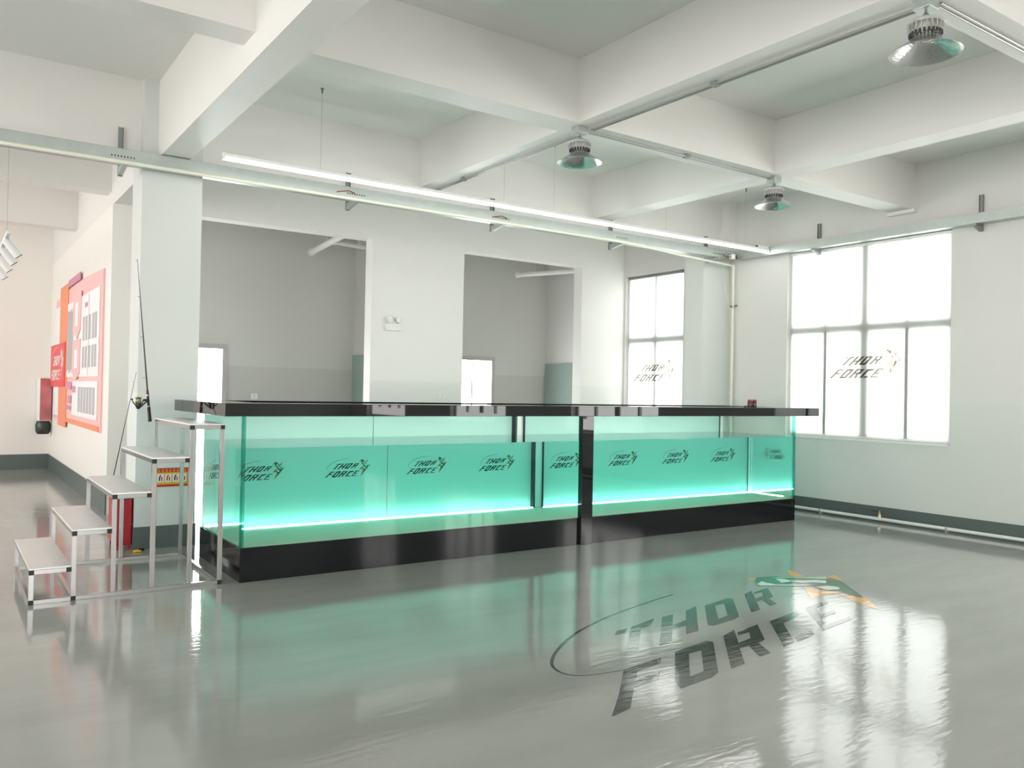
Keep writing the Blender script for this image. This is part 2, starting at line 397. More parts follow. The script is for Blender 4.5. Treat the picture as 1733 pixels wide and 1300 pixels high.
# --- windows
def window(i, x0, x1, y0, y1, n, yl, lit=None, label=None, Z0=Z0):
    """frame between x0..x1; verticals at yl; cross rail at 2.42"""
    f = MB(); t = .05
    f.box(x0, x1, y0, y0+t, Z0, Z1); f.box(x0, x1, y1-t, y1, Z0, Z1)
    f.box(x0, x1, y0+t, y1-t, Z0, Z0+t); f.box(x0, x1, y0+t, y1-t, Z1-t, Z1)
    f.box(x0, x1, y0+t, y1-t, 2.355, 2.465)
    for yy, hw, lo, hi, xo in yl: f.box(x0-xo, x1, yy-hw, yy+hw, lo, hi)
    o = struct('window_%d' % i, f, M['frame'], label, 'window')
    ORG[o.name] = Vector((0, 0, 0))
    xm = (x0+x1)/2
    MB().box(xm, xm+.006, y0+t, y1-t, Z0+t, Z1-t).build('pane', lit or thin, o)
    return o
thin = thin_glass('window_glass', (.97, .99, .98), .6)
def divs(y0, y1):
    q = (y1-y0)/4
    return [(y0+2*q, .062, Z0+.05, 2.37, 0), (y0+2*q, .05, 2.46, Z1-.05, 0), (y0+q, .022, Z0+.05, 2.37, .022), (y0+3*q, .022, Z0+.05, 2.37, .022), (y0+q, .018, 2.46, Z1-.05, 0), (y0+3*q, .018, 2.46, Z1-.05, 0)]
for i, (a, b) in enumerate(WINS[:3]):
    window(i+1, XR+.12, XR+.18, a, b, 4, divs(a, b), M['day'], None, .80)
window(4, XR+.080, XR+.145, 4.96, 7.20, 4, divs(4.96, 7.20), None, 'large white framed window behind the blind on the right wall')
window(5, XR+.080, XR+.145, 9.13, 10.46, 2, [(9.80, .035, Z0+.05, 2.37, 0), (9.80, .028, 2.46, Z1-.05, 0)], None, 'narrower white framed window behind the blind at the corner')
for i, (a, b) in enumerate(WINSL):
    f = MB()
    for yy in (a, (a+b)/2, b): f.box(XL-.16, XL-.1, yy-.035, yy+.035, .9, 3.5)
    f.box(XL-.16, XL-.1, a, b, 2.4, 2.5)
    o = struct('window_%d' % (i+6), f, M['frame']); ORG[o.name] = Vector((0, 0, 0))
    MB().box(XL-.18, XL-.17, a, b, .9, 3.5).build('pane', M['dayl'], o)
for i, (a, b) in enumerate(WINS[3:]):
    struct('sill_%d' % (i+1), MB().box(XR-.015, XR+.085, a, b, Z0-.02, Z0+.006), M['whitem'], ('white sill under the large blind', 'white sill under the corner blind')[i], 'sill')

# ------------------------------------------------------------------ emblem
LOGO = {
 'ink': [[(255,344),(282,367),(315,366),(284,341)],[(331,369),(421,384),(379,350),(340,344),(221,221),(183,224),(292,331)],[(444,379),(484,379),(331,225),(283,218),(377,312)],[(415,310),(479,322),(445,288),(391,285)],[(533,381),(586,394),(432,236),(391,238)],[(609,383),(714,394),(664,361),(630,364)],[(609,383),(630,364),(542,271),(489,240),(484,254)],[(714,394),(722,380),(601,251),(586,279),(664,361)],[(542,271),(586,279),(601,251),(568,241),(489,240)],[(784,390),(831,404),(784,352),(751,318),(694,257),(655,255)],[(824,388),(897,395),(880,377),(842,372),(809,373)],[(842,372),(897,395),(830,321),(810,341)],[(770,340),(815,344),(830,321),(817,316),(794,315),(751,318)],[(774,315),(805,317),(775,263),(743,261)],[(122,154),(230,156),(207,133),(137,129),(102,93),(73,66),(3,-4),(-47,-11),(34,64)],[(101,94),(168,93),(140,67),(73,66)],[(282,165),(390,170),(333,132),(296,135)],[(282,165),(296,135),(196,33),(138,1),(156,36)],[(390,170),(397,155),(259,12),(241,37),(333,132)],[(196,33),(241,37),(259,12),(227,1),(138,1)],[(448,169),(505,185),(449,124),(409,83),(341,10),(295,8)],[(496,166),(583,175),(563,153),(518,147),(478,148)],[(518,147),(583,175),(503,87),(480,110)],[(432,109),(485,114),(503,87),(488,81),(460,79),(409,83)],[(437,79),(473,82),(438,17),(400,15)],[(628,172),(757,184),(729,155),(639,136),(542,29),(493,21)],[(576,53),(645,53),(626,32),(549,23)],[(801,186),(913,192),(888,170),(828,169),(708,56),(670,36)],[(776,123),(847,123),(824,103),(752,100)],[(708,56),(823,60),(803,40),(670,36)]],
 'body': [[(952,488),(977,503),(1026,476),(1099,411),(1149,371),(1145,334),(1142,295),(1084,220),(1040,162),(1018,140),(1011,155),(1023,197),(1035,228),(1008,264),(1013,308),(1026,319),(992,338),(893,426),(899,444)]],
 'white': [[(904,443),(946,458),(942,435),(950,400),(1034,329),(1006,333),(902,425)],[(1005,451),(1025,434),(1025,402),(1052,383),(1088,361),(1109,331),(1093,318),(1078,312),(1057,347),(1028,365),(1019,397),(979,406),(992,426)],[(1016,306),(1056,290),(1068,266),(1063,248),(1042,241),(1013,263)]],
 'pale': [[(1005,469),(1035,458),(1091,411),(1112,396),(1149,365),(1141,342),(1125,346),(1092,382),(1061,421)]],
 'orange': [[(1129,500),(1141,501),(1109,418),(1100,414),(1072,436)],[(993,331),(1001,316),(998,266),(1028,220),(1000,220),(966,236),(915,231),(892,231)],[(1077,254),(1084,241),(1065,223),(1045,216),(1037,226)],[(1006,218),(1015,177),(1014,139),(1025,137),(940,39),(946,68),(965,137)],[(1157,356),(1197,363),(1193,350),(1153,301),(1151,338)],[(936,509),(959,505),(983,482),(964,469),(932,493)]],
 'ring': [[(624,524),(521,511),(374,481),(257,445),(163,398),(84,340),(38,292),(19,256),(16,218),(31,190),(65,170),(121,153)]],
}

def emblem(mp, parent, mats, lift, mode='parts', step=.0006):
    """mp(u, v, h) -> point; parts: lettering, swoosh, fish, fins"""
    def polys(key, h, mb, mi):
        mb.mi = mi
        for i, p in enumerate(LOGO[key]): mb.poly([mp(u, v, h+i*.00002) for u, v in p])
    pts = [Vector((u, v, 0)) for u, v in LOGO['ring'][0]]
    # smooth the swoosh
    fine = []
    for i in range(len(pts)-1):
        p0, p1, p2, p3 = pts[max(i-1, 0)], pts[i], pts[i+1], pts[min(i+2, len(pts)-1)]
        for t in (0, .25, .5, .75):
            fine.append(.5*((2*p1)+(p2-p0)*t+(2*p0-5*p1+4*p2-p3)*t*t+(3*p1-p0-3*p2+p3)*t**3))
    fine.append(pts[-1])
    def swoosh(mb, mi, h):
        mb.mi = mi; n = len(fine)
        for i in range(n-1):
            d = (fine[i+1]-fine[i]).normalized(); nn = Vector((-d.y, d.x, 0))
            w0, w1 = (1.0+3.2*math.sin(math.pi*min(1, .15+i/n)), 1.0+3.2*math.sin(math.pi*min(1, .15+(i+1)/n)))
            q = [fine[i]+nn*w0, fine[i+1]+nn*w1, fine[i+1]-nn*w1, fine[i]-nn*w0]
            mb.poly([mp(a.x, a.y, h) for a in q])
    if mode == 'parts':
        m = MB(); polys('ink', lift, m, 0); m.build('lettering', mats[0], parent, tri=True, fix=False)
        m = MB(); swoosh(m, 0, lift); m.build('swoosh', mats[0], parent, fix=False)
        for nm, p in zip(('top_fin', 'belly_fin', 'side_fin', 'tail_fin', 'small_fin', 'jaw'), LOGO['orange']):
            MB().poly([mp(u, v, lift) for u, v in p]).build(nm, mats[4], parent, tri=True, fix=False)
        m = MB(); polys('body', lift+step, m, 0); polys('white', lift+2*step, m, 1); polys('pale', lift+2*step, m, 2)
        m.build('fish', [mats[1], mats[2], mats[3]], parent, tri=True, fix=False)
    elif mode == 'outline':
        m = MB(); polys('ink', lift, m, 0); polys('orange', lift, m, 2); m.mi = 1
        bd_ = [Vector((u, v, 0)) for u, v in LOGO['body']  [0]]
        for i in range(len(bd_)):
            p, q = bd_[i], bd_[(i+1) % len(bd_)]; d = (q-p).normalized()*6; d = Vector((-d.y, d.x, 0))
            m.poly([mp(a.x, a.y, lift+step) for a in (p+d, q+d, q-d, p-d)])
        for pg in ([(960,490),(1010,480),(1030,445),(985,440)], [(1010,430),(1050,395),(1060,360),(1030,380)], [(1075,330),(1120,320),(1090,250),(1060,225),(1050,235)]):
            m.poly([mp(u, v, lift+2*step) for u, v in pg])
        m.build('logo', mats, parent, tri=True, fix=False)
    else:
        m = MB(); polys('ink', lift, m, 0); swoosh(m, 0, lift); polys('orange', lift, m, 4); polys('body', lift+step, m, 1)
        polys('white', lift+2*step, m, 2); polys('pale', lift+2*step, m, 3)
        m.build('logo', mats, parent, tri=True, fix=False)
fe = thing('floor_emblem', (4.4, 3.7, 0), 'large dark lettering with a leaping fish painted on the grey floor', 'floor marking')
emblem(lambda u, v, h: (.00298*u-.00005*v+2.74424, .00034*u+.00245*v+2.94395, h), fe, [M['ink'], M['green'], M['fwhite'], M['fpale'], M['forange']], .0008)

# ------------------------------------------------------------------ roller blinds
def blind(y0, y1, label, F, E, roll):
    x = XR+.055
    b = thing('roller_blind', (x, (y0+y1)/2, Z0), label, 'blind')
    fb = MB().box(x, x+.0012, y0+.012, y1-.012, Z0+.03, Z1-.05).build('fabric', M['blind'], b)
    MB().box(x-.008, x+.010, y0+.012, y1-.012, Z0+.012, Z0+.032).build('bottom_bar', M['whitem'], b, bevel=.003)
    if roll:
        MB().tube([(x+.006, y0+.01, Z1-.030), (x+.006, y1-.01, Z1-.030)], .020, 16).build('roller', M['galvd'], b, smooth=True)
        for ya in (y0, y1-.008): MB().box(x-.02, x+.03, ya, ya+.008, Z1-.06, Z1-.002).build('bracket', M['white'], b)
    else:
        MB().tube([(x+.006, y0+.01, Z1-.026), (x+.006, y1-.01, Z1-.026)], .022, 16).build('roller', M['white'], b, smooth=True)
    # chain on the near side
    # print on the fabric: F = lower left point (y, z), E = right point of the fish
    su = (F[0]-E[0])/1197.0; sv = su/1.07
    emblem(lambda u, v, h: (x-h, F[0]-u*su, F[1]+(v-.041*u)*sv), fb, [M['blindink'], M['blindgold'], M['blindpale'], M['blindpale'], M['blindgold']], .0015, 'outline', .0004)
    return b
blind(4.96, 7.20, 'large white roller blind with printed emblem on the right wall window', (6.535, 1.77), (5.57, 1.98), False)
blind(9.13, 10.46, 'narrow white roller blind with printed emblem beside the corner column', (10.27, 1.73), (9.31, 1.96), True)

# ================================================================== display tank
TX0, TX1, TY0, TY1 = 1.918, 8.684, 6.398, 7.600
tk = thing('display_tank', (5.3, 7.0, 0), 'long glass water tank on a black plinth with glowing base strip', 'tank')
m = MB(); m.box(TX0, TX1, TY0, TY1, 0, .262)
m.build('plinth', M['blackp'], tk, bevel=.002)
def panel(x0, x1, y0, y1, big):
    m = MB(); m.box(x0, x1, y0, y1, .262, 1.280)
    o = m.build('glass_panel', [M['glass'], M['edge']], tk)
    for p in o.data.polygons:
        if abs(p.normal[big]) < .5: p.material_index = 1
    return o
g = .012
panel(TX0, 5.252, TY0, TY0+g, 1); panel(5.405, TX1, TY0, TY0+g, 1)
panel(TX0, TX0+g, TY0+g, TY1, 0); panel(TX1-g, TX1, TY0+g, TY1, 0)
# corner joints
for x in (TX0, TX1-.03):
    MB().box(x+.001, x+.029, TY0+g+.001, TY0+g+.029, .2625, 1.279).build('corner_joint', M['edge'], tk)
MB().box(5.262, 5.405, TY0-.035, TY0+.03, 0, 1.281).build('front_post', M['black'], tk, bevel=.002)
m = MB(); m.box(5.241, 5.262, 7.50, 7.575, .27, 1.275); m.box(5.362, 5.372, 7.50, 7.575, .27, 1.275)
bp = MB().box(5.262, 5.362, 7.53, 7.575, .27, 1.275).build('rear_post', M['whitem'], tk)
m.build('edge_strip', M['blackmatt'], bp)
bk = MB().box(TX0+g+.002, TX1-g-.002, 7.576, 7.584, .264, 1.278).build('backdrop_panel', M['film'], tk)
for x in (3.56,): MB().box(x, x+.004, 7.574, 7.576, .27, 1.275).build('seam', M['tgreen'], bk)
MB().box(TX0+g+.002, TX1-g-.002, TY0+g+.002, 7.574, .263, .268).build('bed_panel', M['bed'], tk)
m = MB(); m.box(TX0+g+.01, 5.24, 7.500, 7.514, .269, .281); m.box(5.375, TX1-g-.01, 7.500, 7.514, .269, .281)
m.box(TX1-g-.022, TX1-g-.010, TY0+.3, 7.54, .269, .276)
m.build('light_strip', M['strip'], tk)
su = .426/1180; sv = su/1.06
for x in (2.125, 2.950, 3.782, 4.603, 5.501, 6.326, 7.155, 7.974):
    emblem(lambda u, v, h: (x+u*su, 7.576-h, .683+(v-.041*u)*sv), bk, [M['tink'], M['tgreen'], M['twhite'], M['twhite'], M['torange']], .001, 'one', .0005)
wa = MB().box(TX0+g+.001, TX1-g-.001, TY0+g+.001, 7.580, .2625, 1.030).build('water', M['water'], None)
tag(wa, 'clear teal water filling most of the glass tank', 'water', kind='stuff')
cj = MB().box(8.636, 8.668, 7.545, 7.5755, .269, 1.275).build('corner_joint', M['whitem'], tk)
MB().box(8.628, 8.636, 7.56, 7.5755, .269, 1.275).build('seam', M['tgreen'], cj)
# counter frame on top
ct = thing('countertop', (5.3, 6.9, 1.279), 'black gloss counter frame lying around the top of the tank', 'countertop')
CX0, CX1, CY0, CY1 = 1.727, 8.878, 6.212, 7.80
IX0, IX1, IY0, IY1 = 2.05, 8.55, 6.56, 7.50
m = MB(); m.box(CX0, CX1, CY0, IY0, 1.283, 1.380); m.build('front_board', M['black'], ct, bevel=.003)
m = MB(); m.box(CX0, CX1, IY1, CY1, 1.283, 1.380); m.build('rear_board', M['black'], ct, bevel=.003)
m = MB(); m.box(CX0, IX0, IY0+.001, IY1-.001, 1.283, 1.380); m.build('end_board', M['black'], ct, bevel=.003)
m = MB(); m.box(IX1, CX1, IY0+.001, IY1-.001, 1.283, 1.380); m.build('end_board', M['black'], ct, bevel=.003)
MB().box(TX0+.2, TX1-.2, IY0+.001, IY0+.012, 1.305, 1.325).build('light_strip', M['upper'], ct)  # added strip, out of view, brightens the backdrop film and water
# cans and cable on the counter
for i, (x, lab) in enumerate(((8.43, 'black can with red top on the counter, nearer the pipe'), (8.51, 'black can with red top on the counter, standing on the outer side'))):
    c = thing('drink_can', (x, 6.9, 1.38), lab, 'can', 'cans on the tank counter')
    MB().lathe([(0, 0), (.028, 0), (.031, .006), (.031, .078), (.028, .084), (0, .084)], (x, 6.9, 1.3802), 24).build('body', M['blackmatt'], c, smooth=True)
    MB().lathe([(.0315, .071), (.0318, .073), (.0318, .082), (.0285, .089), (.027, .087), (0, .087)], (x, 6.9, 1.3802), 24).build('red_band', M['redmetal'], c, smooth=True)
    MB().lathe([(.0316, .028), (.0316, .034)], (x, 6.9, 1.3802), 24).build('stripe', M['redmetal'], c, smooth=True)
m = MB().tube([(8.20, 6.8, 1.386), (8.25, 6.80, 1.392), (8.31, 6.83, 1.392), (8.38, 6.86, 1.386), (8.40, 6.87, 1.385)], .005, 8)
tag(m.build('power_cable', M['blackmatt'], smooth=True), 'short black cable lying on the counter beside the cans', 'cable')

# ================================================================== aluminium step stand
st = thing('step_stand', (1.15, 7.1, 0), 'aluminium five-tread step stand at the left end of the tank', 'steps')
SX = [.520, .775, 1.025, 1.283, 1.543, 1.795]; SZ = [.245, .490, .730, .975, 1.220]; SY0, SY1 = 6.44, 7.72; q = .03
for i in range(5):
    a, b, z = SX[i], SX[i+1], SZ[i]
    MB().box(a+.001, b-.001+(.0 if i < 4 else 0), SY0+.004, SY1-.004, z-.012, z).build('tread', M['alutop'], st, bevel=.001)
    m = MB()
    m.box(a+q, b-q, SY0, SY0+q, z-.012-q, z-.012); m.box(a+q, b-q, SY1-q, SY1, z-.012-q, z-.012)
    m.box(a, a+q, SY0+q, SY1-q, z-.012-q, z-.012)
    if i == 4: m.box(b-q, b, SY0+q, SY1-q, z-.012-q, z-.012)
    m.build('tread_frame', M['alu'], st, bevel=.0015)
for i, x in enumerate(SX):
    top = SZ[min(i, 4)]-.012-q
    for y0 in (SY0, SY1-q):
        xx = x if i < 5 else x-q
        MB().box(xx, xx+q, y0, y0+q, q, top).build('leg', M['alu'], st, bevel=.0015)
m = MB()
for y0 in (SY0, SY1-q): m.box(SX[0]+q, SX[5]-q, y0, y0+q, 0, q)
for x in (SX[0], SX[1], SX[5]-q): m.box(x, x+q, SY0+q, SY1-q, 0, q)
m.build('floor_rail', M['alu'], st, bevel=.0015)
for i in range(5):
    for x in (SX[i], SX[i+1]-q):
        z = SZ[i]-.012-q
        MB().box(x-.0008, x+q+.0008, SY0-.001, SY0+q-.001, z-.0008, z+q+.0008).build('corner_cap', M['blackmatt'], st)
for x in (SX[0], SX[1], SX[5]-q):
    MB().box(x-.0008, x+q+.0008, SY0-.001, SY0+q-.001, 0, q+.0008).build('corner_cap', M['blackmatt'], st)

# ------------------------------------------------------------------ rods
rd = thing('fishing_rod', (1.514, 7.735, 1.17), 'long black spinning rod with reel standing upright behind the top step', 'fishing rod')
def rp(t):   # along the rod: butt to tip
    a, b = Vector((1.512, 7.738, 1.185)), Vector((1.4254, 7.99, 2.625))
    return a + (b-a)*t
MB().tube([rp(t) for t in (.185, .4, .6, .8, 1.0)], .0075, 10, .0016).build('blank', M['blank'], rd, smooth=True)
MB().tube([rp(t) for t in (0, .02, .06, .085)], .0165, 12, .0135).build('butt_grip', M['blackmatt'], rd, smooth=True)
MB().tube([rp(.085), rp(.155)], .012, 12, .0105).build('reel_seat', M['blackmatt'], rd, smooth=True)
for t0, t1 in ((.155, .161), (.088, .093)): MB().tube([rp(t0), rp(t1)], .0143, 12).build('ring', M['alu'], rd, smooth=True)
MB().tube([rp(.161), rp(.168), rp(.182), rp(.192)], .0135, 12, .009).build('fore_grip', M['maroon'], rd, smooth=True)
for t in (.265, .515, .765, .995):
    p = rp(t); m = MB(); e = .006+.012*(1-t)
    m.lathe([(e-.0012, -.0015), (e, 0), (e-.0012, .0015), (e-.0024, 0), (e-.0012, -.0015)], p+Vector((-e-.006, -.01, 0)), 16, (0, .1, 1))
    m.tube([p, p+Vector((-.008, -.01, -.012))], .0012, 6); m.build('line_guide', M['galvd'], rd, smooth=True)
rc = rp(.125) + Vector((-.085, -.03, -.022))
re_ = MB().lathe([(0, -.05), (.012, -.048), (.022, -.03), (.026, -.008), (.024, .0)], rc, 24).build('reel', M['gunmetal'], rd, smooth=True)
MB().lathe([(.022, .0), (.027, .004), (.028, .012), (.022, .016), (.021, .038), (.027, .044), (.025, .052), (.010, .056), (0, .057)], rc, 28).build('spool', M['olive'], re_, smooth=True)
MB().tube([rc+Vector((.012, 0, -.036)), rc+Vector((.03, .005, -.022)), rc+Vector((.055, .02, .002)), rp(.130)], .006, 8).build('reel_foot', M['gunmetal'], re_, smooth=True)
m = MB(); m.tube([rc+Vector((-.018, -.01, -.02)), rc+Vector((-.036, -.018, -.004)), rc+Vector((-.052, -.022, .022))], .0045, 8)
m.lathe([(0, -.009), (.008, -.007), (.0095, 0), (.008, .007), (0, .009)], rc+Vector((-.056, -.022, .034)), 14)
m.build('crank', M['blackmatt'], re_, smooth=True)
m = MB(); m.tube([rc+Vector((.028, -.005, -.01)), rc+Vector((.034, -.012, .02)), rc+Vector((.036, -.014, .03))], .004, 8)
m.tube([rc+Vector((.036, -.014, .028)), rc+Vector((.07, -.014, .030))], .009, 10, .011)
m.build('handle', M['blackmatt'], re_, smooth=True)
MB().tube([rp(1.0), Vector((1.3966, 8.06, 2.987))], .0011, 5).build('line', M['white'], rd)
r2 = thing('fishing_rod', (1.23, 7.66, .731), 'short thin rod leaning with its tip up behind the third step', 'fishing rod')
a, b = Vector((1.222, 7.66, .735)), Vector((1.4414, 8.0, 1.617))
MB().tube([a, a+(b-a)*.5, b], .0045, 8, .0016).build('blank', M['blank'], r2, smooth=True)
for t in (.28, .5, .7, .9):
    p = a+(b-a)*t
    MB().lathe([(.005, -.001), (.0065, 0), (.005, .001), (.004, 0), (.005, -.001)], p+Vector((-.012, 0, 0)), 12, (0, .1, 1)).build('line_guide', M['galvd'], r2, smooth=True)

# ------------------------------------------------------------------ extinguisher cabinet, notice, clip
ec = thing('extinguisher_cabinet', (1.405, 8.38, 0), 'red metal extinguisher cabinet on feet beside the left column', 'cabinet')
MB().box(1.335, 1.465, 8.18, 8.58, .045, .535).build('body', M['redmetal'], ec, bevel=.006)
MB().box(1.352, 1.440, 8.176, 8.181, .455, .485).build('slot', M['dark'], ec)
MB().box(1.329, 1.335, 8.195, 8.565, .06, .52).build('door', M['redmetal'], ec, bevel=.003)
for x in (1.345, 1.435):
    for yy in (8.19, 8.55): MB().box(x, x+.022, yy, yy+.022, 0, .048).build('foot', M['redmetal'], ec)
nt_ = thing('extinguisher_notice', (1.796, 8.149, .56), 'red and yellow extinguisher instruction notice on the left column', 'notice')
m = MB().box(1.652, 1.938, 8.1465, 8.1495, .563, .737); m.build('sheet', M['redn'], nt_)
MB().box(1.656, 1.934, 8.1455, 8.1466, .585, .695).build('yellow_band', M['yellow'], nt_)
for i in range(4):
    x = 1.668+i*.067
    pn = MB().box(x, x+.056, 8.1448, 8.1456, .605, .682).build('picture', M['paper'], nt_)
    m = MB(); m.tube([(x+.018, 8.1440, .62), (x+.020, 8.1440, .655), (x+.030, 8.1440, .672)], .006, 6); m.build('figure', M['redn'] if i % 2 else M['blackmatt'], pn)
    m = MB(); m.box(x+.034, x+.044, 8.1438, 8.1448, .618, .655); m.build('bottle_drawing', M['redn'], pn)
m = MB()
for i in range(8):
    x = 1.672+i*.033
    m.box(x, x+.020, 8.1456, 8.1466, .702, .7055); m.box(x, x+.020, 8.1456, 8.1466, .711, .7145); m.box(x+.008, x+.012, 8.1456, 8.1466, .700, .728); m.box(x+.002, x+.018, 8.1456, 8.1466, .721, .7245)
m.build('heading', M['yellow'], nt_)
yc = thing('yellow_clamp', (1.50, 8.02, 0), 'small yellow and black plastic clamp on the floor by the column base', 'clamp')
MB().box(1.455, 1.525, 8.0, 8.04, 0, .022).build('body', M['yellow'], yc, bevel=.008)
MB().box(1.50, 1.545, 8.005, 8.035, .010, .034).build('jaw', M['blackmatt'], yc, bevel=.006)

# ------------------------------------------------------------------ cable trays
def strut(parts_parent, p, horizontal):
    pass
tr = thing('cable_tray', (3.7, 8.06, 3.475), 'long galvanised cable tray on wall brackets above the tank', 'cable tray')
m = MB(); X0_, X1_ = XL+.02, 9.36
m.box(X0_, X1_, 7.98, 7.984, 3.475, 3.585); m.box(X0_, X1_, 8.136, 8.14, 3.475, 3.585); m.box(X0_, X1_, 7.984, 8.136, 3.475, 3.479)
m.box(X0_, X1_, 7.975, 7.984, 3.583, 3.588)
m.build('channel', M['galv'], tr)
for x in (-4.2, -2.4, -.55, 1.305, 3.52, 5.35, 7.21, 9.03):
    m = MB(); zt = 3.845 if x < 2 else 3.80; yb = 8.15 if 1.48 < x < 2.0 else 8.25
    m.box(x-.02, x+.02, yb-.022, yb-.001, 3.40, zt); m.box(x-.02, x-.016, yb-.04, yb-.022, 3.40, zt); m.box(x+.016, x+.02, yb-.04, yb-.022, 3.40, zt)
    br = m.build('bracket', M['galvd'], tr)
    MB().prism([(x-.02, 7.965, 3.474), (x-.02, yb-.04, 3.474), (x-.02, yb-.04, 3.405), (x-.02, 7.965, 3.445)], (.04, 0, 0)).build('arm', M['galv'], br)
    m = MB()
    for k2 in range(8): m.box(x-.115+k2*.026, x-.105+k2*.026, 7.9765, 7.9798, 3.512, 3.526)
    if x > -1: m.build('slot', M['dark'], br)
for x in (3.40, 5.30):
    MB().tube([(x-.11, 7.974, 3.515), (x-.05, 7.970, 3.53), (x+.02, 7.970, 3.545), (x+.08, 7.970, 3.53), (x+.095, 7.976, 3.513)], .005, 8).build('cable_loop', M['redwire'], tr, smooth=True)
tr2 = thing('cable_tray', (9.43, 0, 3.475), 'grey cable tray running along the window wall above the large blind', 'cable tray')
m = MB(); ya, yb = YN+.05, 7.97
m.box(9.386, 9.390, ya, yb, 3.475, 3.585); m.box(9.496, 9.50, ya, yb, 3.475, 3.585); m.box(9.390, 9.496, ya, yb, 3.475, 3.479)
m.build('channel', M['galv'], tr2)
for y in (-5.7, -3.63, -1.56, .5, 2.57, 4.63, 6.70):
    m = MB(); m.box(9.518, 9.539, y-.02, y+.02, 3.40, 3.81); m.box(9.503, 9.518, y-.02, y-.016, 3.40, 3.81); m.box(9.503, 9.518, y+.016, y+.02, 3.40, 3.81)
    br = m.build('bracket', M['galvd'], tr2)
    MB().prism([(9.37, y-.02, 3.474), (9.503, y-.02, 3.474), (9.503, y-.02, 3.405), (9.37, y-.02, 3.445)], (0, .04, 0)).build('arm', M['galvd'], br)
cp = thing('conduit_pipe', (9.48, 8.0, 0), 'cream plastic conduit under the tray turning down the corner column', 'conduit')
MB().tube([(XL+.05, 7.945, 3.462), (7.20, 7.945, 3.462), (7.5, 7.948, 3.455), (8.2, 7.985, 3.425), (8.8, 8.02, 3.410), (9.3, 8.06, 3.405), (9.44, 8.085, 3.405)], .017, 12).build('pipe', M['cream'], cp, smooth=True)
MB().tube([(9.47, 8.09, 3.43), (9.47, 8.09, .02)], .019, 12).build('drop_pipe', M['cream'], cp, smooth=True)
MB().lathe([(.019, -.03), (.026, -.028), (.026, .028), (.019, .03)], (9.47, 8.09, 3.40), 16).build('elbow', M['cream'], cp, smooth=True)
MB().lathe([(.019, -.03), (.024, -.028), (.024, .028), (.019, .03)], (9.47, 8.09, 2.05), 16).build('coupling', M['cream'], cp, smooth=True)
m = MB(); m.box(9.42, 9.52, 8.108, 8.12, 2.80, 2.82); m.tube([(9.42, 8.10, 2.81), (9.42, 8.06, 2.81)], .012, 8); m.tube([(9.525, 8.10, 2.83), (9.525, 8.06, 2.83)], .012, 8)
m.build('clip', M['galvd'], cp)
MB().tube([(9.22, 8.07, 3.39), (9.28, 8.10, 3.2), (9.36, 8.11, 2.95), (9.42, 8.10, 2.75)], .003, 6).build('loose_wire', M['white'], cp)
jb = thing('junction_box', (9.25, 7.93, 3.47), 'white junction box with tangled wires under the lamp end', 'junction box')
MB().box(9.215, 9.285, 7.90, 7.955, 3.462, 3.53).build('box', M['white'], jb, bevel=.004)
random.seed(3)
for s in (-1, 1):
    for k2 in range(4):
        p = Vector((9.25+s*.035, 7.92, 3.48+.01*k2)); pts = [p]
        for j in range(5): pts.append(p+Vector((s*((.035 if s < 0 else .015)*(j+1)), random.uniform(-.02, .02), random.uniform(-.03, .03))))
        MB().tube(pts, .003, 6).build('wire', M['dark'] if k2 % 2 else M['redwire'], jb)

# ------------------------------------------------------------------ suspended linear lamp
ll = thing('linear_lamp', (5.7, 7.41, 3.5), 'long bright linear lamp hung on wires in front of the tray', 'lamp')
MB().box(2.0, 9.375, 7.388, 7.432, 3.518, 3.552).build('housing', M['whitem'], ll, bevel=.003)
MB().box(2.006, 9.369, 7.385, 7.435, 3.494, 3.5175).build('diffuser', M['linear'], ll, bevel=.004)
for x in (1.994, 9.369): MB().box(x, x+.012, 7.384, 7.436, 3.493, 3.553).build('end_cap', M['whitem'], ll)
for x in (2.89, 4.966, 5.647, 7.406, 8.9):
    wv = MB().tube([(x, 7.41, 3.552), (x, 7.41, 4.29)], .0014, 6).build('hanging_wire', M['wire'], ll)
    m = MB(); m.lathe([(0, -.05), (.008, -.048), (.008, -.012), (.016, -.010), (.016, 0), (0, 0)], (x, 7.41, ZS), 14); m.build('ceiling_anchor', M['galvd'], wv, smooth=True)
db = thing('lamp_driver', (9.28, 7.41, 3.552), 'white driver box lying on the lamp end near the window wall', 'driver')
MB().box(9.15, 9.37, 7.39, 7.43, 3.5525, 3.582).build('case', M['white'], db, bevel=.004)
MB().box(9.12, 9.15, 7.40, 7.42, 3.5525, 3.575).build('plug', M['maroon'], db)

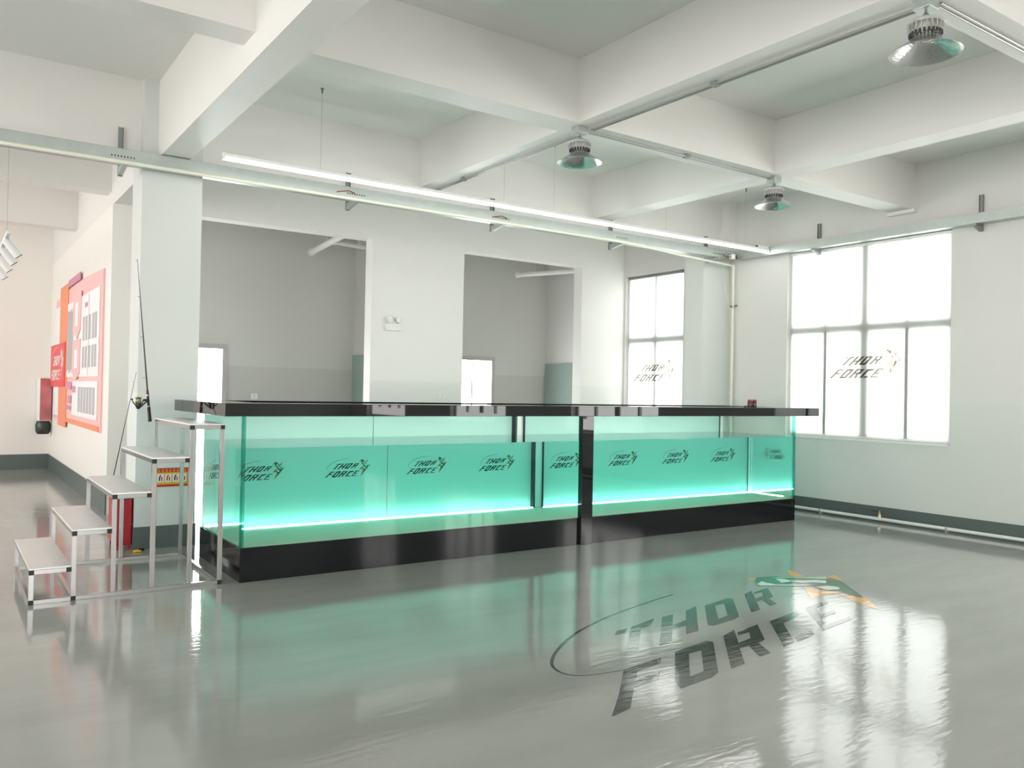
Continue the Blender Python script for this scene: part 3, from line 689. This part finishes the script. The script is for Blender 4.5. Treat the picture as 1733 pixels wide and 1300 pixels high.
# ------------------------------------------------------------------ high bay pendants and their conduits
def pendant(p, label):
    hb = thing('highbay_pendant', p, label, 'pendant lamp', 'high bay pendants under the beam crossings')
    x, y, z = p
    m = MB(); m.box(x-.055, x+.055, y-.05, y+.05, z-.062, z-.001); m.build('mount_box', M['galv'], hb, bevel=.004)
    m = MB(); m.tube([(x, y, z-.062), (x, y, z-.085)], .008, 10); m.lathe([(.012, -.012), (.018, 0), (.012, .012), (.006, 0), (.012, -.012)], (x, y, z-.092), 14, (0, 1, 0)); m.build('hook', M['galvd'], hb, smooth=True)
    bd = MB().lathe([(0, .150), (.030, .148), (.038, .135), (.075, .126), (.082, .112), (.082, .062), (.074, .058), (.074, .047), (0, .047)], (x, y, z-.245), 44).build('housing', M['lampbody'], hb, smooth=True)
    m = MB()
    for k2 in range(22):
        a = 2*math.pi*k2/22; c, s = math.cos(a), math.sin(a)
        pts = []
        for (r, h) in ((.080, .064), (.098, .064), (.098, .106), (.080, .110)): pts.append((x+c*r-s*.003, y+s*r+c*.003, z-.245+h))
        m.prism(pts, (s*.006, -c*.006, 0))
    m.lathe([(.095, .096), (.100, .098), (.100, .110), (.095, .112)], (x, y, z-.245), 44)
    m.build('cooling_fins', M['lampbody'], bd)
    m = MB()
    for k2 in range(22):
        a = 2*math.pi*(k2+.5)/22; c, s = math.cos(a), math.sin(a)
        m.box(x+c*.0835-.005, x+c*.0835+.005, y+s*.0835-.005, y+s*.0835+.005, z-.245+.035, z-.245+.055)
    m.build('vent_slot', M['dark'], bd)
    prof = [(.072, .028), (.080, .005), (.105, -.022), (.150, -.052), (.187, -.074), (.193, -.078), (.193, -.082), (.186, -.080), (.148, -.056), (.102, -.027), (.074, 0.0), (.066, .020), (0, .022)]
    MB().lathe(prof, (x, y, z-.225), 56).build('reflector', M['lampmetal'], hb, smooth=True)
    MB().lathe([(.060, -.004), (.064, 0), (.060, .004), (0, .004)], (x, y, z-.208), 32).build('lamp_face', M['lampface'], hb, smooth=True)
    return hb
hb = pendant((4.455, 5.50, 3.78), 'high bay pendant hanging at the beam crossing over the middle of the tank')
copy_tree(hb, (7.04, 5.50, 3.78), 'smaller looking high bay pendant hanging at the beam crossing before the large window')
copy_tree(hb, (4.565, 2.54, 3.78), 'large looking high bay pendant cut by the top right of the view')
def conduit(pts, off, label, clips):
    c = thing('steel_conduit', pts[0], label, 'conduit')
    o = Vector(off)
    for k2 in (-.5, .5): MB().tube([Vector(p)+o*k2 for p in pts], .0085, 10).build('pipe', M['conduit'], c, smooth=True)
    for p in clips: MB().box(p[0]-.028, p[0]+.028, p[1]-.028, p[1]+.028, p[2]-.012, p[2]+.022).build('clip', M['galvd'], c, bevel=.003)
    return c
conduit([(4.54, 8.20, 3.757), (4.54, 5.56, 3.757)], (.030, 0, 0), 'twin steel conduits under the middle beam behind the first pendant', [(4.54, 7.55, 3.757)])
conduit([(4.54, 5.44, 3.757), (4.60, 2.62, 3.757)], (.030, 0, 0), 'twin steel conduits between the first pendant and the nearest pendant', [(4.57, 4.1, 3.757)])
conduit([(4.53, 5.50, 3.757), (6.97, 5.50, 3.757)], (0, .030, 0), 'twin steel conduits between the first pendant and the one before the window', [(5.75, 5.5, 3.757)])
conduit([(4.622, 2.50, 3.757), (9.5, 2.50, 3.757)], (0, .030, 0), 'twin steel conduits from the nearest pendant towards the window wall', [(7.0, 2.5, 3.757)])

# ------------------------------------------------------------------ emergency light, sockets
el = thing('emergency_light', (5.19, 10.499, 2.33), 'white twin-head emergency light on the wall between the openings', 'emergency light')
MB().box(5.07, 5.315, 10.445, 10.499, 2.332, 2.430).build('box', M['white'], el, bevel=.006)
for x in (5.125, 5.262):
    h = MB().lathe([(0, -.055), (.030, -.05), (.046, -.02), (.046, 0), (.040, .003)], (x, 10.42, 2.487), 28, (0, -1, .1)).build('lamp_head', M['white'], el, smooth=True)
    MB().lathe([(.040, .001), (.020, .008), (0, .010)], (x, 10.42, 2.487), 28, (0, -1, .1)).build('lens', M['paper'], h, smooth=True)
    MB().tube([(x, 10.47, 2.428), (x, 10.465, 2.46)], .008, 8).build('neck', M['white'], h, smooth=True)
for x, yy, z, lab in ((3.967, 12.7, 1.363, 'white wall socket on the rear wall of the first rear room'), (6.018, 10.5, 1.423, 'white wall socket on the wall between the openings')):
    s_ = thing('wall_socket', (x, yy, z), lab, 'socket')
    MB().box(x-.05, x+.05, yy-.012, yy-.001, z-.045, z+.045).build('plate', M['white'], s_, bevel=.003)
    MB().box(x-.003, x+.003, yy-.0135, yy-.0119, z-.035, z+.035).build('gap', M['greyp'], s_)

# ------------------------------------------------------------------ white ducts in the rear rooms
for pts, r, lab in (([(4.66, 12.25, 3.60), (4.60, 10.85, 3.66)], .045, 'white capped duct near the ceiling of the first rear room'),
                    ([(4.75, 11.62, 3.68), (5.58, 11.62, 3.64)], .030, 'thin white duct crossing to the partition of the first rear room'),
                    ([(8.42, 12.1, 3.60), (8.70, 11.4, 3.59), (9.0, 11.0, 3.62), (9.50, 10.8, 3.66)], .040, 'white capped duct near the ceiling of the second rear room')):
    dp = thing('duct_pipe', pts[0], lab, 'duct')
    MB().tube(pts, r, 16).build('pipe', M['pipe'], dp, smooth=True)
    MB().lathe([(0, -.01), (r+.010, -.01), (r+.010, .05), (r, .052)], pts[0], 20, tuple(Vector(pts[1])-Vector(pts[0]))).build('end_cap', M['pipe'], dp, smooth=True)
    p = Vector(pts[0])*.5+Vector(pts[1])*.5
    MB().tube([p+Vector((0, 0, r)), Vector((p.x, p.y, ZS))], .006, 6).build('hanger', M['white'], dp)

# ------------------------------------------------------------------ pipe along the window wall
fp = thing('floor_pipe', (9.49, 5.0, 0), 'white water pipe on the floor along the window wall', 'pipe')
MB().tube([(9.488, -9.0, .040), (9.488, 8.06, .040)], .020, 14).build('pipe', M['white'], fp, smooth=True)
for y in (6.60, 4.95, 3.3):
    MB().lathe([(.020, -.014), (.024, -.012), (.024, .012), (.020, .014)], (9.488, y, .040), 18, (0, 1, 0)).build('clip', M['greyp'], fp, smooth=True)
    MB().box(9.478, 9.530, y-.012, y+.012, 0, .022).build('foot', M['greyp'], fp)
v = MB().tube([(9.488, 5.77, .05), (9.488, 5.77, .092)], .018, 14).build('tee', M['white'], fp, smooth=True)
MB().lathe([(.012, 0), (.017, .004), (.017, .03), (.010, .036), (.010, .05), (0, .051)], (9.488, 5.77, .090), 18).build('valve', M['brass'], fp, smooth=True)
MB().box(9.482, 9.494, 5.775, 5.885, .124, .136).build('valve_lever', M['dark'], fp, bevel=.003)

# ------------------------------------------------------------------ display board on the left wall (faces left)
bd = thing('display_board', (1.598, 13.4, .9), 'large red and white display board of panels on the left area wall', 'display board')
def plate(y0, y1, z0, z1, x, name, mat, parent=None, d=.012):
    return MB().box(x-d, x, min(y0, y1), max(y0, y1), z0, z1).build(name, mat, parent or bd, bevel=.002)
X = 1.599
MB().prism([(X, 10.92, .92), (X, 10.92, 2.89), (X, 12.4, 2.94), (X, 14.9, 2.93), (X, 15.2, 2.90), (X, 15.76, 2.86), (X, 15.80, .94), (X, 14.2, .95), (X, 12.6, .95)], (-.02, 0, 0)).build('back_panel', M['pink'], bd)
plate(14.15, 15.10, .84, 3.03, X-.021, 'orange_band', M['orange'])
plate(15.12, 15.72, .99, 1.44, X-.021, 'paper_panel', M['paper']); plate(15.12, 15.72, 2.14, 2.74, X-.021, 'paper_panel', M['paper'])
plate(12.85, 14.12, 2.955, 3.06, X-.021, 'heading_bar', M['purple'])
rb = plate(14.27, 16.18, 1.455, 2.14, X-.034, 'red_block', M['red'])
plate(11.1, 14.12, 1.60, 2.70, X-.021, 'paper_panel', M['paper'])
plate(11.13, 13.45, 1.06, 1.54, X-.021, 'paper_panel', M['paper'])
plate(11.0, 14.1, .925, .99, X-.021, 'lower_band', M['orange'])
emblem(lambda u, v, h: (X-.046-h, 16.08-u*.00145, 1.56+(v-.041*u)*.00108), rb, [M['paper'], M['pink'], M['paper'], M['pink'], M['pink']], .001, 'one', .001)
for zt, zb, zp in ((2.78, 2.25, 2.13), (2.12, 1.66, 1.56)):
    MB().prism([(X-.034, 12.62, zt), (X-.034, 13.38, zt), (X-.034, 13.42, zb), (X-.034, 12.96, zp), (X-.034, 12.66, zb)], (-.012, 0, 0)).build('pointed_plaque', M['pink'], bd)
    plate(12.85, 13.15, zb+.06, zt-.14, X-.047, 'plaque_strip', M['paper'], None, .003)
for i in range(6):
    y0 = 14.08-i*.11; plate(y0, y0-.085, 1.68+.03*math.sin(i*2), 2.58+.04*math.sin(i*3), X-.034, 'grey_column', M['greyp'], None, .003)
for y0, y1 in ((12.45, 12.3), (12.2, 12.05), (11.9, 11.75), (11.62, 11.47), (11.4, 11.25)):
    for z0, z1 in ((1.72, 2.0), (2.08, 2.4)): plate(y0, y1, z0, z1, X-.034, 'text_block', M['greyp'], None, .003)
for i in range(6): plate(12.78-i*.26, 12.60-i*.26, 1.12, 1.46, X-.034, 'text_block', M['greyp'], None, .003)
plate(11.92, 11.915+.02, 1.62, 2.68, X-.034, 'divider', M['greyp'], None, .003)
for y0, y1, z0, z1 in ((14.1, 13.5, 1.42, 1.53), (13.4, 13.05, 1.38, 1.47), (13.9, 13.5, 1.22, 1.33), (14.1, 13.5, 1.12, 1.18), (12.3, 12.05, 2.52, 2.58)):
    plate(y0, y1, z0, z1, X-.034, 'colour_tile', M['purple'], None, .003)

# ------------------------------------------------------------------ red wall cabinet, track spots
rc_ = thing('wall_cabinet', (1.46, 16.45, .6), 'red patterned cabinet with black rounded tray in the far left corner', 'cabinet')
MB().box(1.395, 1.585, 16.22, 16.69, .86, 1.60).build('body', M['whitem'], rc_, bevel=.01)
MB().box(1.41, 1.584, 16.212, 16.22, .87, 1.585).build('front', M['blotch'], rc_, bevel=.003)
MB().lathe([(0, 0), (.09, 0), (.115, .05), (.12, .15), (.10, .22), (0, .22)], (1.475, 16.34, .63), 24).build('tray', M['gunmetal'], rc_, smooth=True)
tk2 = thing('spot_track', (.53, 12.8, 3.0), 'white ceiling track hung on wires at the left edge', 'lighting track')
MB().box(.512, .548, 9.62, 16.0, 2.985, 3.02).build('rail', M['whitem'], tk2, bevel=.003)
for y in (9.95, 12.6): MB().tube([(.53, y, 3.02), (.53, y, ZS)], .0025, 6).build('hanging_wire', M['wire'], tk2)
def spot(p, label):
    s_ = thing('track_spotlight', p, label, 'spotlight', 'spotlights on the left track')
    x, y, z = p; d = Vector((.62, .1, -.78)).normalized(); a = Vector((x, y, z-.045))
    MB().box(x-.016, x+.016, y-.05, y+.05, z-.020, z).build('adapter', M['greyp'], s_, bevel=.003)
    MB().tube([(x, y, z-.02), (x, y, z-.05)], .008, 8).build('stem', M['white'], s_)
    b_ = MB().tube([a-d*.03, a+d*.17], .038, 24).build('barrel', M['white'], s_, smooth=True)
    MB().tube([a+d*.17, a+d*.178], .0385, 24).build('front_ring', M['dark'], b_, smooth=True)
    return s_
sp = spot((.53, 9.90, 2.985), 'white cylinder spotlight nearest the camera on the left track')
for y, lab in ((10.55, 'white cylinder spotlight second along the left track'), (11.25, 'white cylinder spotlight third along the left track'), (12.1, 'white cylinder spotlight fourth along the left track')):
    copy_tree(sp, (.53, y, 2.985), lab)
